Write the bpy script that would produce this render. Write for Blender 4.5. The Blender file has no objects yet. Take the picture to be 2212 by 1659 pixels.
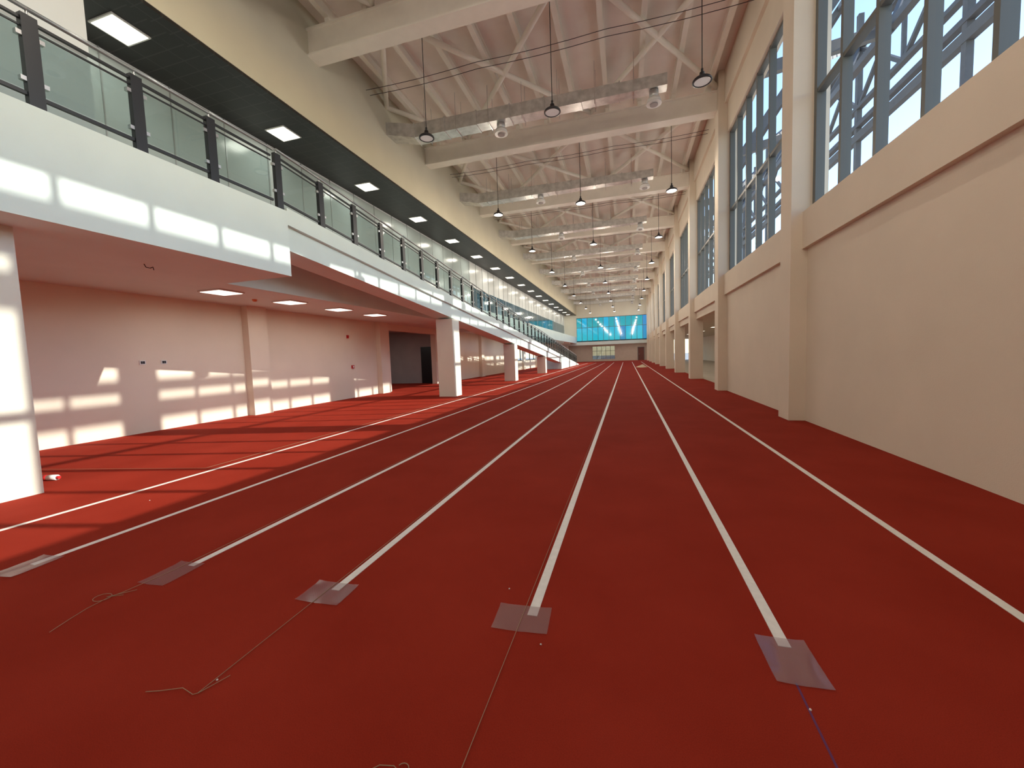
import bpy, math, random
from mathutils import Vector, Matrix
random.seed(4)
S = bpy.context.scene
try:
    S.view_settings.view_transform = 'Standard'
    S.view_settings.look = 'None'
except Exception as e:
    print(e)

# ------------------------------------------------------------ materials
def mat(name, col, rough=0.6, metal=0.0, noise=None, var=0.06, bump=0.0, bscale=40.0, emit=None, estr=0.0, spec=0.5):
    m = bpy.data.materials.new(name); m.use_nodes = True
    nt = m.node_tree; b = nt.nodes['Principled BSDF']
    b.inputs['Roughness'].default_value = rough
    b.inputs['Metallic'].default_value = metal
    b.inputs['Specular IOR Level'].default_value = spec
    b.inputs['Base Color'].default_value = (*col, 1)
    tc = nt.nodes.new('ShaderNodeTexCoord')
    if noise:
        n = nt.nodes.new('ShaderNodeTexNoise'); n.inputs['Scale'].default_value = noise
        n.inputs['Detail'].default_value = 5
        nt.links.new(tc.outputs['Object'], n.inputs['Vector'])
        r = nt.nodes.new('ShaderNodeValToRGB')
        r.color_ramp.elements[0].position = 0.3; r.color_ramp.elements[1].position = 0.7
        r.color_ramp.elements[0].color = (*[max(0, c*(1-var)) for c in col], 1)
        r.color_ramp.elements[1].color = (*[min(1, c*(1+var)) for c in col], 1)
        nt.links.new(n.outputs['Fac'], r.inputs['Fac'])
        nt.links.new(r.outputs['Color'], b.inputs['Base Color'])
    if bump:
        n2 = nt.nodes.new('ShaderNodeTexNoise'); n2.inputs['Scale'].default_value = bscale
        n2.inputs['Detail'].default_value = 3
        nt.links.new(tc.outputs['Object'], n2.inputs['Vector'])
        bp = nt.nodes.new('ShaderNodeBump'); bp.inputs['Strength'].default_value = bump
        bp.inputs['Distance'].default_value = 0.01
        nt.links.new(n2.outputs['Fac'], bp.inputs['Height'])
        nt.links.new(bp.outputs['Normal'], b.inputs['Normal'])
    if emit:
        b.inputs['Emission Color'].default_value = (*emit, 1)
        b.inputs['Emission Strength'].default_value = estr
    return m

def clear_glass(name, tint=(1, 1, 1), gloss=0.08, rough=0.02):
    m = bpy.data.materials.new(name); m.use_nodes = True
    nt = m.node_tree; nt.nodes.clear()
    o = nt.nodes.new('ShaderNodeOutputMaterial'); mx = nt.nodes.new('ShaderNodeMixShader')
    t = nt.nodes.new('ShaderNodeBsdfTransparent'); g = nt.nodes.new('ShaderNodeBsdfGlossy')
    t.inputs['Color'].default_value = (*tint, 1); g.inputs['Roughness'].default_value = rough
    mx.inputs['Fac'].default_value = gloss
    nt.links.new(t.outputs[0], mx.inputs[1]); nt.links.new(g.outputs[0], mx.inputs[2])
    nt.links.new(mx.outputs[0], o.inputs['Surface'])
    return m

M_wall  = mat('wall_plaster_beige', (0.79, 0.70, 0.58), 0.75, noise=1.2, var=0.03, bump=0.15, bscale=90)
M_wallL = mat('wall_plaster_cream', (0.76, 0.74, 0.64), 0.75, noise=1.0, var=0.03, bump=0.15, bscale=90)
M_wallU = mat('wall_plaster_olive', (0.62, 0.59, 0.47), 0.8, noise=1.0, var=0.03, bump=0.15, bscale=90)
M_white = mat('fascia_white_paint', (0.69, 0.78, 0.74), 0.6, noise=1.5, var=0.03, bump=0.08, bscale=60)
M_steel = mat('painted_steel_white', (0.92, 0.87, 0.78), 0.45, noise=3, var=0.03)
M_black = mat('black_railing_paint', (0.012, 0.013, 0.016), 0.35)
M_chrome = mat('brushed_steel', (0.62, 0.62, 0.62), 0.28, 1.0)
M_duct = mat('galvanised_duct', (0.62, 0.62, 0.61), 0.40, 0.8, noise=5, var=0.2)
M_frame = mat('window_frame_grey', (0.13, 0.14, 0.135), 0.45)
M_line = mat('lane_paint_white', (0.82, 0.80, 0.76), 0.6, noise=25, var=0.05)
M_frost = mat('frosted_partition_glass', (0.36, 0.42, 0.43), 0.2, noise=0.6, var=0.06)
M_frostw = mat('white_glass_panel', (0.66, 0.69, 0.71), 0.25, noise=0.6, var=0.04)
M_darkglass = mat('dark_blue_glass', (0.02, 0.10, 0.16), 0.08)
M_seam = mat('aluminium_seam', (0.30, 0.32, 0.33), 0.4, 0.5)
M_led = mat('led_panel', (1, 0.97, 0.9), 0.5, emit=(1.0, 0.93, 0.78), estr=2.2)
M_lens = mat('lamp_lens', (1, 1, 0.97), 0.4, emit=(1.0, 0.95, 0.88), estr=0.9)
M_lens_off = mat('lamp_lens_off_glow', (0.75, 0.75, 0.73), 0.4, emit=(1.0, 0.95, 0.88), estr=0.15)  # lamp is off; a faint glow is put into its lens colour
M_lamp = mat('lamp_housing_dark', (0.03, 0.03, 0.035), 0.4, 0.4)
M_wire = mat('cable_black', (0.03, 0.03, 0.03), 0.6)
M_ext = mat('exterior_steel', (0.105, 0.105, 0.11), 0.6, 0.0, noise=4, var=0.1)
M_grey = mat('grey_inner_wall', (0.40, 0.36, 0.35), 0.8, noise=2, var=0.05)
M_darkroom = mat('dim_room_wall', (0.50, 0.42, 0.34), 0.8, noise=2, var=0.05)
M_conc = mat('exterior_paving', (0.35, 0.34, 0.32), 0.9, noise=0.5, var=0.15)
M_concf = mat('screed_floor', (0.50, 0.45, 0.38), 0.7, noise=1.5, var=0.1)
M_plastic_w = mat('white_plastic', (0.8, 0.8, 0.78), 0.35)
M_red = mat('red_plastic', (0.5, 0.02, 0.02), 0.35)
M_orange = mat('orange_plastic', (0.7, 0.2, 0.05), 0.35)
M_string = mat('mason_string', (0.36, 0.26, 0.16), 0.9)
M_sand = mat('sand', (0.6, 0.48, 0.33), 0.95, noise=15, var=0.15, bump=0.5, bscale=30)
M_chalk = mat('blue_chalk', (0.12, 0.03, 0.11), 0.95)
M_glass = clear_glass('window_glass', (0.96, 0.98, 1.0), 0.03)
M_railglass = clear_glass('railing_glass', (0.82, 0.88, 0.88), 0.06)

def floor_mat():
    m = bpy.data.materials.new('red_rubber_track'); m.use_nodes = True
    nt = m.node_tree; b = nt.nodes['Principled BSDF']
    tc = nt.nodes.new('ShaderNodeTexCoord')
    n = nt.nodes.new('ShaderNodeTexNoise'); n.inputs['Scale'].default_value = 1.3; n.inputs['Detail'].default_value = 8
    nt.links.new(tc.outputs['Object'], n.inputs['Vector'])
    r = nt.nodes.new('ShaderNodeValToRGB')
    r.color_ramp.elements[0].position = 0.3; r.color_ramp.elements[1].position = 0.72
    r.color_ramp.elements[0].color = (0.25, 0.021, 0.010, 1)
    r.color_ramp.elements[1].color = (0.30, 0.029, 0.015, 1)
    nt.links.new(n.outputs['Fac'], r.inputs['Fac'])
    g = nt.nodes.new('ShaderNodeTexNoise'); g.inputs['Scale'].default_value = 260; g.inputs['Detail'].default_value = 2
    nt.links.new(tc.outputs['Object'], g.inputs['Vector'])
    mx = nt.nodes.new('ShaderNodeMixRGB'); mx.blend_type = 'OVERLAY'; mx.inputs['Fac'].default_value = 0.35
    nt.links.new(r.outputs['Color'], mx.inputs[1]); nt.links.new(g.outputs['Fac'], mx.inputs[2])
    nt.links.new(mx.outputs[0], b.inputs['Base Color'])
    w = nt.nodes.new('ShaderNodeTexWave'); w.inputs['Scale'].default_value = 40; w.inputs['Distortion'].default_value = 1.5
    w.bands_direction = 'DIAGONAL'
    nt.links.new(tc.outputs['Object'], w.inputs['Vector'])
    wm = nt.nodes.new('ShaderNodeMath'); wm.operation = 'MULTIPLY'; wm.inputs[1].default_value = 0.3
    nt.links.new(w.outputs['Fac'], wm.inputs[0])
    ad = nt.nodes.new('ShaderNodeMath'); ad.operation = 'ADD'
    nt.links.new(wm.outputs[0], ad.inputs[0]); nt.links.new(g.outputs['Fac'], ad.inputs[1])
    bp = nt.nodes.new('ShaderNodeBump'); bp.inputs['Strength'].default_value = 0.25; bp.inputs['Distance'].default_value = 0.003
    nt.links.new(ad.outputs[0], bp.inputs['Height']); nt.links.new(bp.outputs['Normal'], b.inputs['Normal'])
    b.inputs['Roughness'].default_value = 0.9
    b.inputs['Specular IOR Level'].default_value = 0.06
    return m
M_floor = floor_mat()

def deck_mat():
    m = mat('roof_deck_sheet', (0.93, 0.85, 0.78), 0.7, noise=0.8, var=0.07)
    nt = m.node_tree; b = nt.nodes['Principled BSDF']
    tc = nt.nodes.new('ShaderNodeTexCoord')
    w = nt.nodes.new('ShaderNodeTexWave'); w.bands_direction = 'Y'; w.inputs['Scale'].default_value = 1.6
    w.wave_profile = 'SAW'
    nt.links.new(tc.outputs['Object'], w.inputs['Vector'])
    bp = nt.nodes.new('ShaderNodeBump'); bp.inputs['Strength'].default_value = 0.6; bp.inputs['Distance'].default_value = 0.03
    nt.links.new(w.outputs['Fac'], bp.inputs['Height']); nt.links.new(bp.outputs['Normal'], b.inputs['Normal'])
    return m
M_deck = deck_mat()

def blackceil_mat():
    m = bpy.data.materials.new('black_grid_ceiling'); m.use_nodes = True
    nt = m.node_tree; b = nt.nodes['Principled BSDF']; b.inputs['Roughness'].default_value = 0.45
    tc = nt.nodes.new('ShaderNodeTexCoord'); br = nt.nodes.new('ShaderNodeTexBrick')
    br.offset = 0; br.inputs['Scale'].default_value = 1.0
    br.inputs['Brick Width'].default_value = 0.6; br.inputs['Row Height'].default_value = 0.3
    br.inputs['Mortar Size'].default_value = 0.012
    br.inputs['Color1'].default_value = (0.012, 0.011, 0.010, 1); br.inputs['Color2'].default_value = (0.016, 0.014, 0.013, 1)
    br.inputs['Mortar'].default_value = (0.04, 0.037, 0.034, 1)
    nt.links.new(tc.outputs['Object'], br.inputs['Vector']); nt.links.new(br.outputs['Color'], b.inputs['Base Color'])
    return m
M_blackceil = blackceil_mat()

def sheet_mat():
    m = clear_glass('clear_plastic_sheet', (0.95, 0.93, 0.95), 0.16, 0.12)
    nt = m.node_tree
    out = [n for n in nt.nodes if n.type == 'OUTPUT_MATERIAL'][0]
    d = nt.nodes.new('ShaderNodeBsdfDiffuse'); d.inputs['Color'].default_value = (0.50, 0.34, 0.36, 1)
    m2 = nt.nodes.new('ShaderNodeMixShader'); m2.inputs['Fac'].default_value = 0.22
    src = out.inputs['Surface'].links[0].from_socket
    nt.links.new(src, m2.inputs[1]); nt.links.new(d.outputs[0], m2.inputs[2]); nt.links.new(m2.outputs[0], out.inputs['Surface'])
    return m
M_sheet = sheet_mat()
M_blue1 = clear_glass('blue_film_teal', (0.01, 0.17, 0.22), 0.08, 0.05)
M_blue2 = clear_glass('blue_film_mid', (0.01, 0.20, 0.34), 0.08, 0.05)
M_blue3 = clear_glass('blue_film_deep', (0.01, 0.11, 0.27), 0.08, 0.05)

# ------------------------------------------------------------ mesh builder
class MB:
    def __init__(s): s.v = []; s.f = []; s.mi = []; s.mats = []; s.sm = []
    def m(s, mt):
        if mt not in s.mats: s.mats.append(mt)
        return s.mats.index(mt)
    def hexa(s, p, mt):
        b = len(s.v); s.v += [tuple(q) for q in p]; k = s.m(mt)
        for f in ((0,3,2,1),(4,5,6,7),(0,1,5,4),(1,2,6,5),(2,3,7,6),(3,0,4,7)):
            s.f.append(tuple(b+i for i in f)); s.mi.append(k); s.sm.append(False)
    def box(s, x0, x1, y0, y1, z0, z1, mt):
        s.hexa([(x0,y0,z0),(x1,y0,z0),(x1,y1,z0),(x0,y1,z0),(x0,y0,z1),(x1,y0,z1),(x1,y1,z1),(x0,y1,z1)], mt)
    def slope(s, x0, x1, y0, y1, za0, za1, zb0, zb1, mt):
        s.hexa([(x0,y0,za0),(x1,y0,za0),(x1,y1,zb0),(x0,y1,zb0),(x0,y0,za1),(x1,y0,za1),(x1,y1,zb1),(x0,y1,zb1)], mt)
    def beam(s, p, q, w, h, mt):
        p = Vector(p); q = Vector(q); d = (q-p).normalized()
        up = Vector((0,0,1)) if abs(d.z) < 0.95 else Vector((0,1,0))
        r = d.cross(up).normalized(); u = r.cross(d).normalized()
        r *= w/2; u *= h/2
        s.hexa([p-r-u, p+r-u, q+r-u, q-r-u, p-r+u, p+r+u, q+r+u, q-r+u], mt)
    def cyl(s, p, q, r0, mt, n=12, r1=None, caps=True):
        r1 = r0 if r1 is None else r1
        p = Vector(p); q = Vector(q); d = (q-p).normalized()
        up = Vector((0,0,1)) if abs(d.z) < 0.95 else Vector((0,1,0))
        a = d.cross(up).normalized(); b_ = a.cross(d).normalized()
        b = len(s.v); k = s.m(mt)
        for c, rr in ((p, r0), (q, r1)):
            for i in range(n):
                t = 2*math.pi*i/n
                s.v.append(tuple(c + a*math.cos(t)*rr + b_*math.sin(t)*rr))
        for i in range(n):
            j = (i+1) % n
            s.f.append((b+i, b+j, b+n+j, b+n+i)); s.mi.append(k); s.sm.append(True)
        if caps:
            s.f.append(tuple(b+i for i in reversed(range(n)))); s.mi.append(k); s.sm.append(False)
            s.f.append(tuple(b+n+i for i in range(n))); s.mi.append(k); s.sm.append(False)
    def lathe(s, prof, mt, cx=0, cy=0, cz=0, n=24):
        b = len(s.v); k = s.m(mt)
        for r, z in prof:
            for i in range(n):
                t = 2*math.pi*i/n; s.v.append((cx+r*math.cos(t), cy+r*math.sin(t), cz+z))
        for a in range(len(prof)-1):
            for i in range(n):
                j = (i+1) % n
                s.f.append((b+a*n+i, b+a*n+j, b+(a+1)*n+j, b+(a+1)*n+i)); s.mi.append(k); s.sm.append(True)
    def quad(s, pts, mt):
        b = len(s.v); s.v += [tuple(p) for p in pts]
        s.f.append(tuple(range(b, b+len(pts)))); s.mi.append(s.m(mt)); s.sm.append(False)
    def mesh(s, name):
        me = bpy.data.meshes.new(name); me.from_pydata(s.v, [], s.f)
        for mt in s.mats: me.materials.append(mt)
        me.polygons.foreach_set('material_index', s.mi)
        me.polygons.foreach_set('use_smooth', s.sm)
        me.update(); return me
    def obj(s, name, loc=(0,0,0), parent=None):
        o = bpy.data.objects.new(name, s.mesh(name)); o.location = loc
        S.collection.objects.link(o)
        if parent: o.parent = parent
        return o
def inst(name, me, loc, rot=None):
    o = bpy.data.objects.new(name, me); o.location = loc
    if rot: o.rotation_euler = rot
    S.collection.objects.link(o); return o
def empty(name):
    o = bpy.data.objects.new(name, None); S.collection.objects.link(o); return o
def area(name, parent, loc, size, power, col, shape='DISK', size_y=None):
    l = bpy.data.lights.new(name, 'AREA'); l.shape = shape; l.size = size
    if size_y: l.size_y = size_y
    l.energy = power; l.color = col
    o = bpy.data.objects.new(name, l); o.location = loc
    S.collection.objects.link(o); o.parent = parent
    return o

# ------------------------------------------------------------ layout
XR = 3.2; XL = -7.6; XB = -10.2; XF = -6.0; XG = -9.5
Y0 = -10.0; YE = 64.0
ZR = 10.25; ZW0 = 3.83; ZW1 = 8.3
PW = 0.26
GRID = [8.9 + 6.1*k for k in range(-3, 10)]
RY0 = 6.15; RS = 0.0915; RZ = 4.22
def rz(y): return RZ if y < RY0 else RZ - RS*(y-RY0)
RYE = RY0 + RZ/RS

b = MB(); b.box(-150, 150, -120, 250, -0.6, -0.25, M_conc); b.obj('ground')
b = MB(); b.box(-14.5, 3.5, Y0-0.3, YE+8, -0.24, 0.0, M_floor)
b.obj('floor')
b = MB(); b.box(3.5, 10.0, 15.0, YE, -0.24, 0.0, M_concf); b.obj('floor_side_passage')

for i, (x, ys) in enumerate([(-5.42, -6), (-4.2, 1.72), (-2.98, 1.97), (-1.745, 1.95), (-0.51, 1.99), (0.69, 2.04), (1.89, 0.3)]):
    b = MB(); b.box(x-0.027, x+0.027, ys, YE-6, 0.0, 0.003, M_line); b.obj('lane_line')

# right wall
b = MB()
b.box(XR, XR+0.3, Y0, GRID[4]+PW, 0, ZW0, M_wall)
for k in range(4, len(GRID)-1):
    b.box(XR, XR+0.3, GRID[k]+PW, GRID[k+1]-PW, 2.85, ZW0, M_wall)
for g in GRID:
    b.box(XR-0.27, XR, g-PW, g+PW, 0, ZR, M_wall)
    b.box(XR, XR+0.3, g-PW, g+PW, 0 if g > 15.2 else ZW0, ZW1, M_wall)
for k in range(len(GRID)-1):
    b.box(XR-0.09, XR, GRID[k]+PW, GRID[k+1]-PW, 3.17, ZW0, M_wall)
    b.box(XR-0.09, XR, GRID[k]+PW, GRID[k+1]-PW, 9.2, ZR, M_wall)
b.box(XR, XR+0.3, Y0, YE, ZW1, ZR, M_wall)
b.obj('wall_right')

wn = 0
for k in range(len(GRID)-1):
    wn += 1
    ya, yb = GRID[k]+PW, GRID[k+1]-PW
    b = MB(); n = 6; w = (yb-ya)/n; xa, xb = XR+0.06, XR+0.2
    for i in range(n+1):
        y = ya + i*w; t = 0.035 if 0 < i < n else 0.05
        yy = min(max(y, ya+t), yb-t)
        b.box(xa, xb, yy-t, yy+t, ZW0, ZW1, M_frame)
    for z in (ZW0+0.04, 5.85, ZW1-0.04):
        b.box(xa+0.01, xb-0.01, ya, yb, z-0.035, z+0.035, M_frame)
    b.quad([(XR+0.13, ya, ZW0), (XR+0.13, yb, ZW0), (XR+0.13, yb, ZW1), (XR+0.13, ya, ZW1)], M_glass)
    b.obj('window_%d' % wn)

# side passage
b = MB()
b.box(9.7, 10.0, 15.0, YE, 0, 3.3, M_wall)
b.box(3.5, 10.0, 14.8, 15.0, 0, 3.3, M_wall)
b.obj('wall_side_passage')
b = MB(); b.box(3.5, 10.0, 14.8, YE, 3.0, 3.3, M_wall); b.obj('ceiling_side_passage')
pm = MB(); pm.box(-0.3, 0.3, -0.3, 0.3, 0.006, 0.03, M_plastic_w); pm.box(-0.27, 0.27, -0.27, 0.27, 0.0, 0.007, M_led)
panel_me = pm.mesh('led_ceiling_panel')
for y in (18, 22, 26, 32, 38, 44, 52):
    o = inst('led_ceiling_panel', panel_me, (6.2, y, 2.97))
    area('panel_light', o, (0, 0, -0.03), 0.5, 12, (1, 0.88, 0.70), 'SQUARE')

# left upper wall + ceiling above gallery
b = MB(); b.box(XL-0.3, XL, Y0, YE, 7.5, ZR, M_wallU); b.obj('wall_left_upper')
b = MB(); b.box(XG-0.3, XL-0.3, Y0, YE, 7.5, 7.7, M_blackceil)
b.box(XL-0.3, XL-0.01, Y0, YE, 7.44, 7.5, M_blackceil); b.obj('ceiling_gallery')
for k in range(-3, 17):
    y = 5.4 + 3.55*k
    if y < Y0+1 or y > YE-1: continue
    o = inst('led_ceiling_panel', panel_me, (-8.66, y, 7.47))
    if 0 < y: area('panel_light', o, (0, 0, -0.03), 0.5, 16, (1, 0.92, 0.78), 'SQUARE')

# gallery partition
b = MB()
b.box(XG-0.1, XG, 4.3, YE, 4.0, 7.5, M_frostw)
b.box(XG, XG+0.010, 4.35, 24, 4.0, 7.45, M_frost)
y = 4.3
while y < YE:
    b.box(XG, XG+0.02, y-0.012, y+0.012, 4.0, 7.5, M_seam); y += 1.22
y = 24.5
while y < YE-2.6:
    b.box(XG, XG+0.014, y, y+2.3, 4.6, 5.9, M_darkglass); y += 2.44
b.obj('wall_gallery_partition')
b = MB()
b.box(XL-0.25, XL, Y0, 4.3, 6.05, 7.44, M_frostw)
b.box(XL-0.25, XL, Y0, 4.3, 4.22, 6.0, M_frost)
b.box(XL-0.24, XL-0.01, Y0, 4.28, 6.0, 6.05, M_seam)
for y in (-2, 0.0, 1.6, 2.9):
    b.box(XL, XL+0.012, y-0.012, y+0.012, 4.22, 7.44, M_seam)
b.obj('wall_gallery_near')

# railing
def railing(ys, zf, name, parent, skip_last=False):
    b = MB(); x = XF-0.06
    for i, y in enumerate(ys):
        z = zf(y)
        if not (skip_last and i == len(ys)-1):
            b.box(x-0.035, x+0.035, y-0.065, y+0.065, z-0.04, z+0.92, M_black)
            b.cyl((x, y, z+0.92), (x, y, z+0.99), 0.012, M_chrome, 8)
            for dz in (0.24, 0.70):
                for s_ in (-1, 1):
                    b.box(x-0.02, x+0.03, y+s_*0.065, y+s_*0.11, z+dz-0.02, z+dz+0.025, M_chrome)
        if i < len(ys)-1:
            y2 = ys[i+1]; z2 = zf(y2)
            b.cyl((x, y, z+1.0), (x, y2, z2+1.0), 0.024, M_seam, 10)
            b.beam((x, y+0.05, z+0.87), (x, y2-0.05, z2+0.87), 0.035, 0.028, M_black)
            b.beam((x, y+0.05, z+0.10), (x, y2-0.05, z2+0.10), 0.035, 0.038, M_black)
            b.beam((x, y+0.05, z+0.79), (x, y2-0.05, z2+0.79), 0.02, 0.018, M_black)
            b.slope(x-0.004, x+0.004, y+0.08, y2-0.08, z+0.14, z+0.77, z2+0.14, z2+0.77, M_railglass)
    return b.obj(name, parent=parent)

E = empty('gallery_landing')
b = MB(); b.box(XB-0.3, XF, Y0, RY0, 3.03, RZ, M_white)
b.obj('landing_slab', parent=E)
railing([-0.1, 0.9, 1.9, 2.92, 3.88, 4.84, 5.97], lambda y: RZ+0.03, 'landing_railing', E, True)
b = MB()
b.box(XB-0.3, XL, RY0, YE, 3.03, 4.0, M_white)
for g in GRID[5:]:
    b.box(XB, XL-0.25, g-0.12, g+0.12, 2.85, 3.03, M_white)
b.obj('ceiling_lower_left')

E = empty('access_ramp')
b = MB()
b.slope(XL, XF, RY0, RYE, RZ-0.25, RZ, -0.25+0.002, 0.004, M_white)
b.slope(-6.70, -6.08, RY0, 42, rz(RY0)-0.69, rz(RY0)-0.24, rz(42)-0.69, rz(42)-0.24, M_white)
b.slope(XF-0.12, XF, RY0, RYE, RZ, RZ+0.06, 0.0, 0.06, M_white)
b.slope(XL+0.05, XF-0.02, 38, RYE, 0, rz(38)-0.2, 0.0, 0.001, M_white)
b.obj('ramp_slab', parent=E)
ys = [6.05+1.05*k for k in range(0, 43)]
railing(ys, lambda y: rz(y)+0.06, 'ramp_railing', E)

# columns
for (x0, x1, y0, y1) in ((-7.2, -6.56, 2.25, 2.85), (-6.66, -6.02, 13.3, 13.9), (-6.66, -6.02, 21.5, 22.1), (-6.66, -6.02, 30.1, 30.7)):
    yt = (y0+y1)/2; zt = 3.03 if y0 < RY0 else rz(y1)-0.69
    b = MB(); b.box(x0-(x0+x1)/2, x1-(x0+x1)/2, y0-yt, y1-yt, 0, zt, M_wallL)
    b.obj('column', ((x0+x1)/2, yt, 0))

# lower left back wall
b = MB()
b.box(XB-0.3, XB, Y0, 15.7, 0, 3.03, M_wall)
b.box(XB-0.3, XB, 20.2, 33, 0, 3.03, M_wall)
b.box(XB-0.3, XB, 33, 49, 0, 0.9, M_wall)
b.box(XB-0.3, XB, 33, 49, 2.3, 3.03, M_wall)
b.box(XB-0.3, XB, 49, YE, 0, 3.03, M_wall)
b.box(XB-0.3, XB, 15.7, 20.2, 2.75, 3.03, M_wall)
for g in GRID:
    if 16 < g < 20: continue
    b.box(XB, XB+0.22, g-0.3, g+0.3, 0, 3.03, M_wall)
b.box(XB-0.3, XG-0.3, Y0, YE, 4.0, ZR, M_wall)
b.obj('wall_left_lower')
b = MB()
for i in range(9):
    y = 33 + 2*i; b.box(XB-0.2, XB-0.1, min(max(y-0.04, 33), 48.92), min(max(y+0.04, 33.08), 49), 0.9, 2.3, M_frame)
b.box(XB-0.2, XB-0.1, 33, 49, 0.9, 0.97, M_frame); b.box(XB-0.2, XB-0.1, 33, 49, 2.23, 2.3, M_frame)
b.quad([(XB-0.15, 33, 0.9), (XB-0.15, 49, 0.9), (XB-0.15, 49, 2.3), (XB-0.15, 33, 2.3)], M_glass)
b.obj('window_left_lower')
b = MB()
b.box(-14.5, -14.2, 14.5, 22, 0, 3.2, M_grey)
b.box(-14.2, XB-0.3, 20.9, 21.1, 0, 3.2, M_grey)
b.box(-14.2, XB-0.3, 14.6, 14.8, 0, 3.2, M_grey)
b.box(-14.2, XB-0.3, 14.8, 20.9, 3.0, 3.2, M_grey)
b.box(-11.5, -10.7, 20.84, 20.9, 0.0, 2.1, M_black)
b.obj('wall_side_lobby')
o = inst('led_ceiling_panel', panel_me, (-12.6, 17.5, 2.97)); area('panel_light', o, (0, 0, -0.03), 0.5, 22, (1, 0.93, 0.85), 'SQUARE')  # panel and light added to brighten the recess

for y in (6.75, 8.6, 10.45, 12.3, 23, 27, 31, 36, 41):
    o = inst('led_ceiling_panel', panel_me, (-8.5, y, 2.995))
    area('panel_light', o, (0, 0, -0.03), 0.5, 9, (1, 0.90, 0.74), 'SQUARE')

# wall fittings
for y in (6.16, 6.58):
    b = MB(); b.box(0, 0.012, -0.06, 0.06, -0.045, 0.045, M_plastic_w)
    b.box(0.012, 0.016, -0.038, -0.003, -0.028, 0.028, M_lamp); b.box(0.012, 0.016, 0.003, 0.038, -0.028, 0.028, M_lamp)
    b.obj('wall_socket', (XB, y, 1.54))
b = MB(); b.box(0, 0.05, -0.06, 0.06, -0.06, 0.06, M_red); b.cyl((0.05, 0, 0), (0.06, 0, 0), 0.035, M_plastic_w, 16)
b.obj('fire_alarm_call_point', (XB, 13.1, 1.2))
b = MB(); b.box(0, 0.05, -0.04, 0.04, -0.06, 0.06, M_red); b.cyl((0.05, 0, 0.02), (0.07, 0, 0.02), 0.03, M_red, 16)
b.obj('fire_alarm_sounder', (XB, 12.9, 2.35))
b = MB(); b.lathe([(0, -0.05), (0.035, -0.05), (0.055, -0.02), (0.055, 0)], M_orange); b.obj('smoke_detector', (-8.9, 7.9, 3.03))
b = MB()
pts = [(0, 0, 0), (0.02, 0.01, -0.05), (0.05, 0.05, -0.06), (0.03, 0.1, -0.03), (0.0, 0.13, -0.07)]
for a, c in zip(pts, pts[1:]): b.cyl(a, c, 0.006, M_wire, 6)
b.obj('loose_ceiling_cable', (-7.2, 4.5, 3.03))

# far end wall
b = MB()
b.box(XG-0.3, XR+0.3, YE, YE+0.3, 7.0, ZR, M_wallL)
b.box(XG-0.3, XL, YE, YE+0.3, 4.0, 7.0, M_wallL)
b.box(XG-0.3, XR+0.3, YE-0.3, YE+0.3, 2.7, 3.2, M_white)
b.box(-10.2, -9.0, YE, YE+0.3, 0, 2.7, M_wallL)
b.obj('wall_far')
b = MB()
b.box(-10.4, -5.6, YE+5, YE+5.2, 0, 3.2, M_darkroom)
b.box(-5.6, -1.9, YE+5, YE+5.2, 0, 0.35, M_darkroom); b.box(-5.6, -1.9, YE+5, YE+5.2, 2.5, 3.2, M_darkroom)
b.box(-1.9, 3.5, YE+5, YE+5.2, 0, 3.2, M_darkroom)
b.obj('wall_far_lobby')
b = MB(); b.box(3.3, 3.5, YE+0.3, YE+5, 0, 3.2, M_darkroom); b.obj('wall_lobby_right')
b = MB(); b.box(-10.6, -10.4, YE+0.3, YE+5.2, 0, 3.2, M_darkroom); b.obj('wall_lobby_left')
b = MB(); b.box(-10.4, 3.5, YE+0.3, YE+5.2, 3.2, 3.4, M_darkroom); b.obj('ceiling_lobby')
for x in (-7.5, -4, -0.5, 2):
    o = inst('led_ceiling_panel', panel_me, (x, YE+2.5, 3.17)); area('panel_light', o, (0, 0, -0.03), 0.5, 30, (1, 0.93, 0.85), 'SQUARE')  # panels made up to brighten the dim lobby
b = MB()
for i in range(6):
    x = -5.6 + i*0.74; b.box(x-0.03, x+0.03, YE+5.02, YE+5.12, 0.35, 2.5, M_frame)
b.box(-5.6, -1.9, YE+5.03, YE+5.11, 1.7, 1.76, M_frame)
b.quad([(-5.6, YE+5.07, 0.35), (-1.9, YE+5.07, 0.35), (-1.9, YE+5.07, 2.5), (-5.6, YE+5.07, 2.5)], clear_glass('tinted_glass', (0.16, 0.17, 0.17), 0.1))
b.obj('window_far_lobby')
M_door = mat('door_brown', (0.12, 0.03, 0.02), 0.4)
b = MB(); b.box(1.8, 2.7, YE+4.93, YE+4.99, 0, 2.1, M_door); b.box(1.72, 1.8, YE+4.9, YE+4.99, 0, 2.18, M_frame)
b.box(2.7, 2.78, YE+4.9, YE+4.99, 0, 2.18, M_frame); b.box(1.72, 2.78, YE+4.9, YE+4.99, 2.1, 2.18, M_frame)
b.cyl((1.9, YE+4.88, 1.0), (2.02, YE+4.88, 1.0), 0.015, M_chrome, 8); b.obj('door_1')
b = MB(); n = 13; w = (XR-XL)/n
for i in range(n):
    x0 = XL+i*w; x1 = x0+w
    for z0, z1, opts in ((3.2, 5.45, (M_blue2, M_blue2, M_blue3)), (5.45, 7.0, (M_blue1, M_blue1, M_blue2))):
        mt = opts[random.randrange(3)]
        if i == n-1: mt = M_blue3
        b.quad([(x0, YE+0.1, z0), (x1, YE+0.1, z0), (x1, YE+0.1, z1), (x0, YE+0.1, z1)], mt)
    b.box(x0-0.03, x0+0.03, YE+0.02, YE+0.16, 3.2, 7.0, M_frame)
for z in (3.24, 5.45, 6.96): b.box(XL, XR, YE+0.03, YE+0.15, z-0.03, z+0.03, M_frame)
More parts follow.
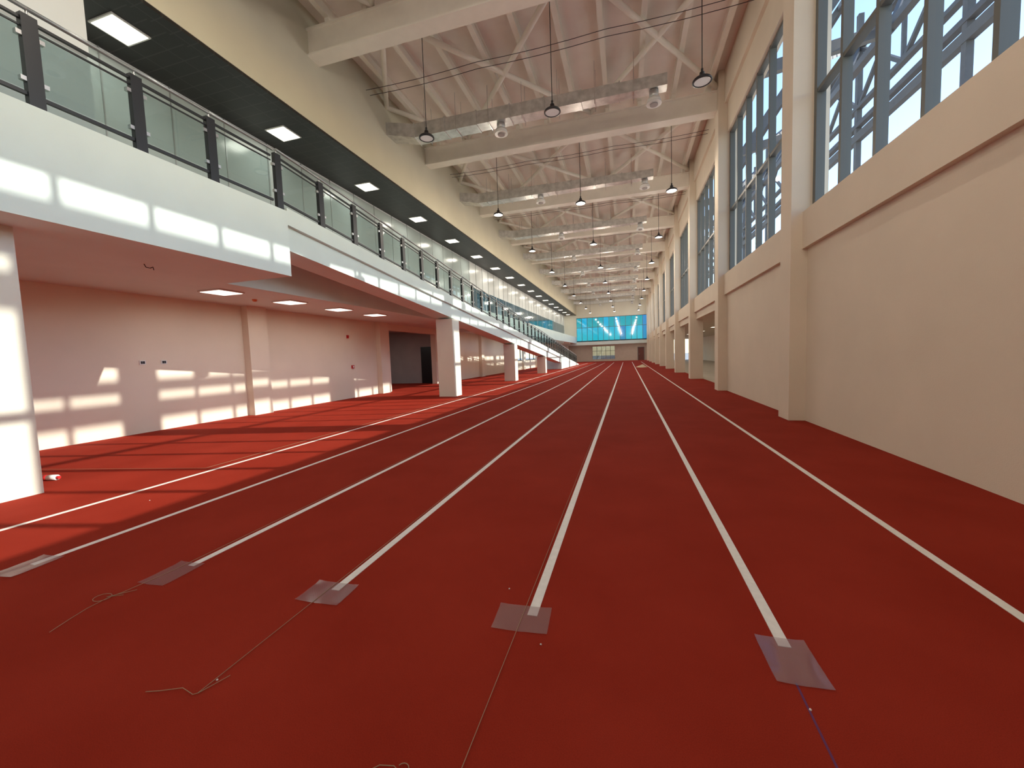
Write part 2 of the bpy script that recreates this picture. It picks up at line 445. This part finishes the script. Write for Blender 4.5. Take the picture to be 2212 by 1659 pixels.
b.obj('window_far_blue_glazing')

b = MB(); b.box(XB-0.3, XR+0.3, Y0-0.3, Y0, 0, ZR, M_wallL); b.obj('wall_back')

# roof
b = MB(); b.box(XL-0.3, XR+0.3, Y0-0.3, YE+0.3, ZR, ZR+0.15, M_deck); b.obj('ceiling_roof_deck')
b = MB(); 
for i in range(10):
    x = -7.05 + i*1.085
    b.box(x-0.07, x+0.07, Y0, YE, 9.95, 9.98, M_steel)
    b.box(x-0.02, x+0.02, Y0, YE, 9.98, 10.22, M_steel)
    b.box(x-0.07, x+0.07, Y0, YE, 10.22, ZR, M_steel)
b.obj('roof_purlins')
bm_ = MB()
bm_.box(XL+0.0, XR-0.27, -0.21, 0.21, 9.10, 9.14, M_steel)
bm_.box(XL+0.0, XR-0.27, -0.15, 0.15, 9.14, 9.71, M_steel)
bm_.box(XL+0.0, XR-0.27, -0.21, 0.21, 9.71, 9.75, M_steel)
for i in range(10):
    x = -7.05 + i*1.085
    bm_.box(x-0.06, x+0.06, -0.1, 0.1, 9.75, 9.95, M_steel)
beam_me = bm_.mesh('roof_beam')
for g in GRID[:-1]:
    inst('roof_beam', beam_me, (0, g+0.1, 0))
br = MB(); z = 9.83; L = 6.1
def tb(p, q, r=0.075): br.cyl((p[0], p[1], z), (q[0], q[1], z), r, M_steel, 12)
for xa, xb in ((-5.7, -1.1), (-1.1, 2.93)):
    tb((xa, 0.2), (xb, L-0.2)); tb((xa, L-0.2), (xb, 0.2))
tb((XL, 3.3), (-5.7, 0.2)); tb((XL, 3.3), (-5.7, L-0.2))
for x in (-5.7, -1.1): br.box(x-0.15, x+0.15, 0.15, 0.45, z-0.01, z+0.01, M_steel)
br_me = br.mesh('roof_cross_bracing')
for g in GRID[:-1]: inst('roof_cross_bracing', br_me, (0, g+0.1, 0))
b = MB()
for g in GRID[2:-1]:
    for dy, dz in ((2.3, 9.72), (2.5, 9.68)):
        pr = None
        for i in range(13):
            x = XL + (XR-XL)*i/12; zz = dz - 0.05*math.sin(math.pi*(i % 4)/4)
            p = (x, g+dy, zz)
            if pr: b.cyl(pr, p, 0.008, M_wire, 5, caps=False)
            pr = p
b.obj('ceiling_cables')

# ducts
d = MB()
xs = [-6.7, -5.6, -4.5, -3.4, -2.3, -1.2, -0.1, 1.2]
d.hexa([(-7.6, -0.5, 8.9), (-6.7, -0.25, 8.78), (-6.7, 0.25, 8.78), (-7.6, 0.1, 8.9), (-7.6, -0.5, 9.3), (-6.7, -0.25, 9.22), (-6.7, 0.25, 9.22), (-7.6, 0.1, 9.3)], M_duct)
for i, (a, c) in enumerate(zip(xs, xs[1:])):
    s_ = 0.25 - 0.012*i; h = 0.22-0.01*i
    d.box(a, c, -s_, s_, 9.0-h, 9.0+h, M_duct)
    d.box(a-0.015, a+0.015, -s_-0.03, s_+0.03, 9.0-h-0.03, 9.0+h+0.03, M_duct)
    d.beam((a+0.4, -s_-0.01, 8.7), (a+0.4, -s_-0.01, 9.9), 0.012, 0.012, M_chrome)
    d.beam((a+0.4, s_+0.01, 8.7), (a+0.4, s_+0.01, 9.9), 0.012, 0.012, M_chrome)
    d.box(a+0.385, a+0.415, -s_-0.03, s_+0.03, 9.0-h-0.03, 9.0-h, M_chrome)
for x in (-3.75, 0.85):
    d.cyl((x, 0, 8.83), (x, 0, 8.62), 0.13, M_duct, 20)
    d.cyl((x, 0, 8.62), (x, 0, 8.50), 0.17, M_plastic_w, 24, r1=0.21)
    d.cyl((x, 0, 8.50), (x, 0, 8.47), 0.21, M_plastic_w, 24)
    d.cyl((x, 0, 8.47), (x, 0, 8.44), 0.11, M_grey, 20)
duct_me = d.mesh('ventilation_duct')
for g in GRID[:-1]: inst('ventilation_duct', duct_me, (0, g+3.8, 0))

# pendants
def pendant(lens):
    p = MB()
    p.lathe([(0.0, 0.17), (0.05, 0.17), (0.06, 0.10), (0.12, 0.07), (0.18, 0.03), (0.2, 0.0), (0.2, -0.025), (0.165, -0.03), (0.165, -0.01)], M_lamp, n=28)
    p.cyl((0, 0, -0.012), (0, 0, -0.018), 0.165, lens, 28)
    p.cyl((0, 0, 0.17), (0, 0, 0.25), 0.025, M_lamp, 10)
    p.cyl((0, 0, 0.25), (0, 0, 2.68), 0.010, M_wire, 6)
    p.box(-0.05, 0.05, -0.05, 0.05, 2.66, 2.75, M_lamp)
    return p.mesh('pendant_lamp')
pend_on, pend_off = pendant(M_lens), pendant(M_lens_off)
for k in range(-2, 9):
    y = 9.9 + 6.1*k
    for x in (-4.97, -1.63, 1.65):
        o = inst('pendant_lamp', pend_off if k == 0 else pend_on, (x, y, 7.2))
        if k == 0: continue
        l = bpy.data.lights.new('bulb', 'POINT'); l.energy = 100; l.color = (1.0, 0.88, 0.72); l.shadow_soft_size = 0.07
        q = bpy.data.objects.new('bulb', l); q.location = (0, 0, -0.11); S.collection.objects.link(q); q.parent = o

# exterior steel
b = MB()
for g in GRID[2:]:
    y = g+1.4
    b.beam((10.2, y, -0.2), (10.2, y, 16), 0.2, 0.2, M_ext)
    b.beam((8.2, y, 11.3), (10.2, y, 14.6), 0.18, 0.18, M_ext)
    b.beam((3.55, g, 10.0), (8.2, y, 11.4), 0.25, 0.35, M_ext)
    b.beam((5.4, y-0.4, 10.7), (9.4, y, 16.5), 0.22, 0.22, M_ext)
    for (ya, yb) in ((0, 3.05), (3.05, 6.1)):
        b.beam((10.2, y+ya, 12.0), (10.2, y+yb, 14.6), 0.14, 0.14, M_ext)
        b.beam((10.2, y+yb, 12.0), (10.2, y+ya, 14.6), 0.14, 0.14, M_ext)
        b.beam((8.2, y+ya, 11.4), (10.2, y+yb, 14.6), 0.12, 0.12, M_ext)
    b.beam((10.2, y+3.05, 12.0), (10.2, y+3.05, 16), 0.12, 0.12, M_ext)
    b.beam((6.2, y, 10.8), (9.6, y+6.1, 14.6), 0.2, 0.2, M_ext)
for x, z, h in ((10.2, 10.7, 0.17), (10.2, 11.22, 0.10), (10.2, 12.0, 0.08), (10.2, 14.6, 0.12), (8.2, 11.4, 0.12), (9.4, 16.4, 0.12)):  # two lowest chords are added for the shadow bands they cut into the sunlight
    b.box(x-0.12, x+0.12, GRID[0], 66, z-h, z+h, M_ext)
b.obj('exterior_steel_truss')

# plastic sheets
def sheet(cx, cy, w, h, a):
    b = MB(); n = 6
    vs = []
    for i in range(n+1):
        for j in range(n+1):
            x = (i/n-0.5)*w; y = (j/n-0.5)*h
            vs.append((x, y, 0.0045 + 0.0015*math.sin(i*1.7+j)*math.cos(j*1.3)+ (0.004 if (i in (0, n) and j in (0, n)) else 0)))
    b.v = vs; k = b.m(M_sheet)
    for i in range(n):
        for j in range(n):
            q = i*(n+1)+j; b.f.append((q, q+n+1, q+n+2, q+1)); b.mi.append(k); b.sm.append(True)
    o = b.obj('plastic_sheet', (cx, cy, 0.001)); o.rotation_euler = (0, 0, a)
sheet(0.685, 1.95, 0.21, 0.29, 0.02)
sheet(-0.555, 1.955, 0.29, 0.21, 0.06)
sheet(-1.77, 1.915, 0.29, 0.21, 0.03)
sheet(-3.0, 1.865, 0.215, 0.28, 0.05)
sheet(-4.2, 1.70, 0.21, 0.29, 0.1)

def string(pts, r=0.0016, name='mason_string', mt=None):
    cu = bpy.data.curves.new(name, 'CURVE'); cu.dimensions = '3D'; cu.bevel_depth = r; cu.bevel_resolution = 1
    sp = cu.splines.new('POLY'); sp.points.add(len(pts)-1)
    for q, (x, y) in zip(sp.points, pts): q.co = (x, y, r+0.006, 1)
    cu.materials.append(mt or M_string)
    o = bpy.data.objects.new(name, cu); S.collection.objects.link(o)
string([(-0.56, 40), (-0.558, 2.0), (-0.56, 0.9)])
string([(-1.79, 40), (-1.785, 2.0), (-1.786, 1.16), (-1.80, 1.15), (-1.88, 1.165), (-1.96, 1.13), (-2.02, 1.11)])
string([(-1.74, 1.27), (-1.76, 1.22), (-1.785, 1.16)])
lp = [(-3.03, 40), (-3.03, 1.9), (-3.06, 1.62)]
lp += [(-3.12+0.05*math.cos(t), 1.55+0.04*math.sin(t)) for t in [0.5+i*0.5 for i in range(14)]]
lp += [(-3.07, 1.45), (-3.04, 1.36), (-3.0, 1.26)]
string(lp)
string([(-3.0, 1.66), (-3.06, 1.6), (-3.1, 1.56), (-3.02, 1.60)])
string([(-5.55, 40), (-5.6, 4.0), (-8.3, 3.5)], 0.002)
string([(-0.90, 1.03), (-0.84, 1.09), (-0.79, 1.10)]+[(-0.755+0.02*math.cos(t), 1.10+0.018*math.sin(t)) for t in [3.6+i*0.5 for i in range(12)]])
b = MB(); b.box(-0.004, 0.004, -0.2, 0.16, 0, 0.0012, M_chalk); o = b.obj('chalk_line', (0.655, 1.66, 0.0)); o.rotation_euler = (0, 0, -0.02)
for (x, y) in ((-0.42, 1.79), (0.66, 1.69), (-0.7, 2.2), (-1.78, 1.24), (-4.9, 2.9)):
    b = MB(); b.lathe([(0, 0), (0.005, 0.001), (0.004, 0.005), (0, 0.006)], M_plastic_w, n=8); b.obj('pebble', (x, y, 0.0))

b = MB(); b.cyl((0, 0, 0.035), (0.12, 0.03, 0.035), 0.035, M_plastic_w, 16); b.cyl((-0.06, -0.015, 0.035), (0, 0, 0.035), 0.036, M_red, 16)
b.cyl((0.12, 0.03, 0.035), (0.15, 0.038, 0.035), 0.02, M_red, 12)
b.obj('red_white_item', (-7.25, 3.2, 0))  # small red and white item, not identified

b = MB(); n = 20
b.lathe([(0.75, 0), (0.6, 0.05), (0.4, 0.13), (0.2, 0.19), (0.0, 0.21)], M_sand, n=n)
b.v = [(x*0.65*(1+0.15*math.sin(3*y)), y*1.3, z*(1+0.2*math.sin(7*x+3*y))) for x, y, z in b.v]
b.obj('sand_heap', (1.29, 38, 0))

# ------------------------------------------------------------ lights / world
sd = Vector((-1, -0.21, -0.50)).normalized()
l = bpy.data.lights.new('sun', 'SUN'); l.energy = 6.0; l.angle = math.radians(0.5); l.color = (1.0, 0.96, 0.84)
o = bpy.data.objects.new('sun', l); o.rotation_euler = sd.to_track_quat('-Z', 'Y').to_euler(); S.collection.objects.link(o)
w = bpy.data.worlds.new('world'); S.world = w; w.use_nodes = True
nt = w.node_tree; bg = nt.nodes['Background']
sk = nt.nodes.new('ShaderNodeTexSky'); sk.sky_type = 'NISHITA'; sk.sun_disc = False
sk.sun_elevation = math.radians(27); sk.sun_rotation = math.radians(78); sk.air_density = 1.0; sk.dust_density = 0.3
nt.links.new(sk.outputs[0], bg.inputs['Color']); bg.inputs['Strength'].default_value = 0.42

# ------------------------------------------------------------ camera
f = 860.0; ro = math.radians(2.0); al = math.radians(4.01); ps = math.radians(16.18)
fh = Vector((-math.sin(ps), math.cos(ps), 0)); R0 = Vector((math.cos(ps), math.sin(ps), 0))
fw = fh*math.cos(al) + Vector((0, 0, -math.sin(al))); U0 = R0.cross(fw)
R = R0*math.cos(ro) - U0*math.sin(ro); V = R0*math.sin(ro) + U0*math.cos(ro)
cam = bpy.data.cameras.new('camera'); cam.sensor_width = 36; cam.lens = f/2212*36; cam.clip_end = 600; cam.clip_start = 0.05
co = bpy.data.objects.new('camera', cam); S.collection.objects.link(co)
mw = Matrix((R, V, -fw)).transposed().to_4x4(); mw.translation = Vector((0, 0, 1.4))
co.matrix_world = mw; S.camera = co
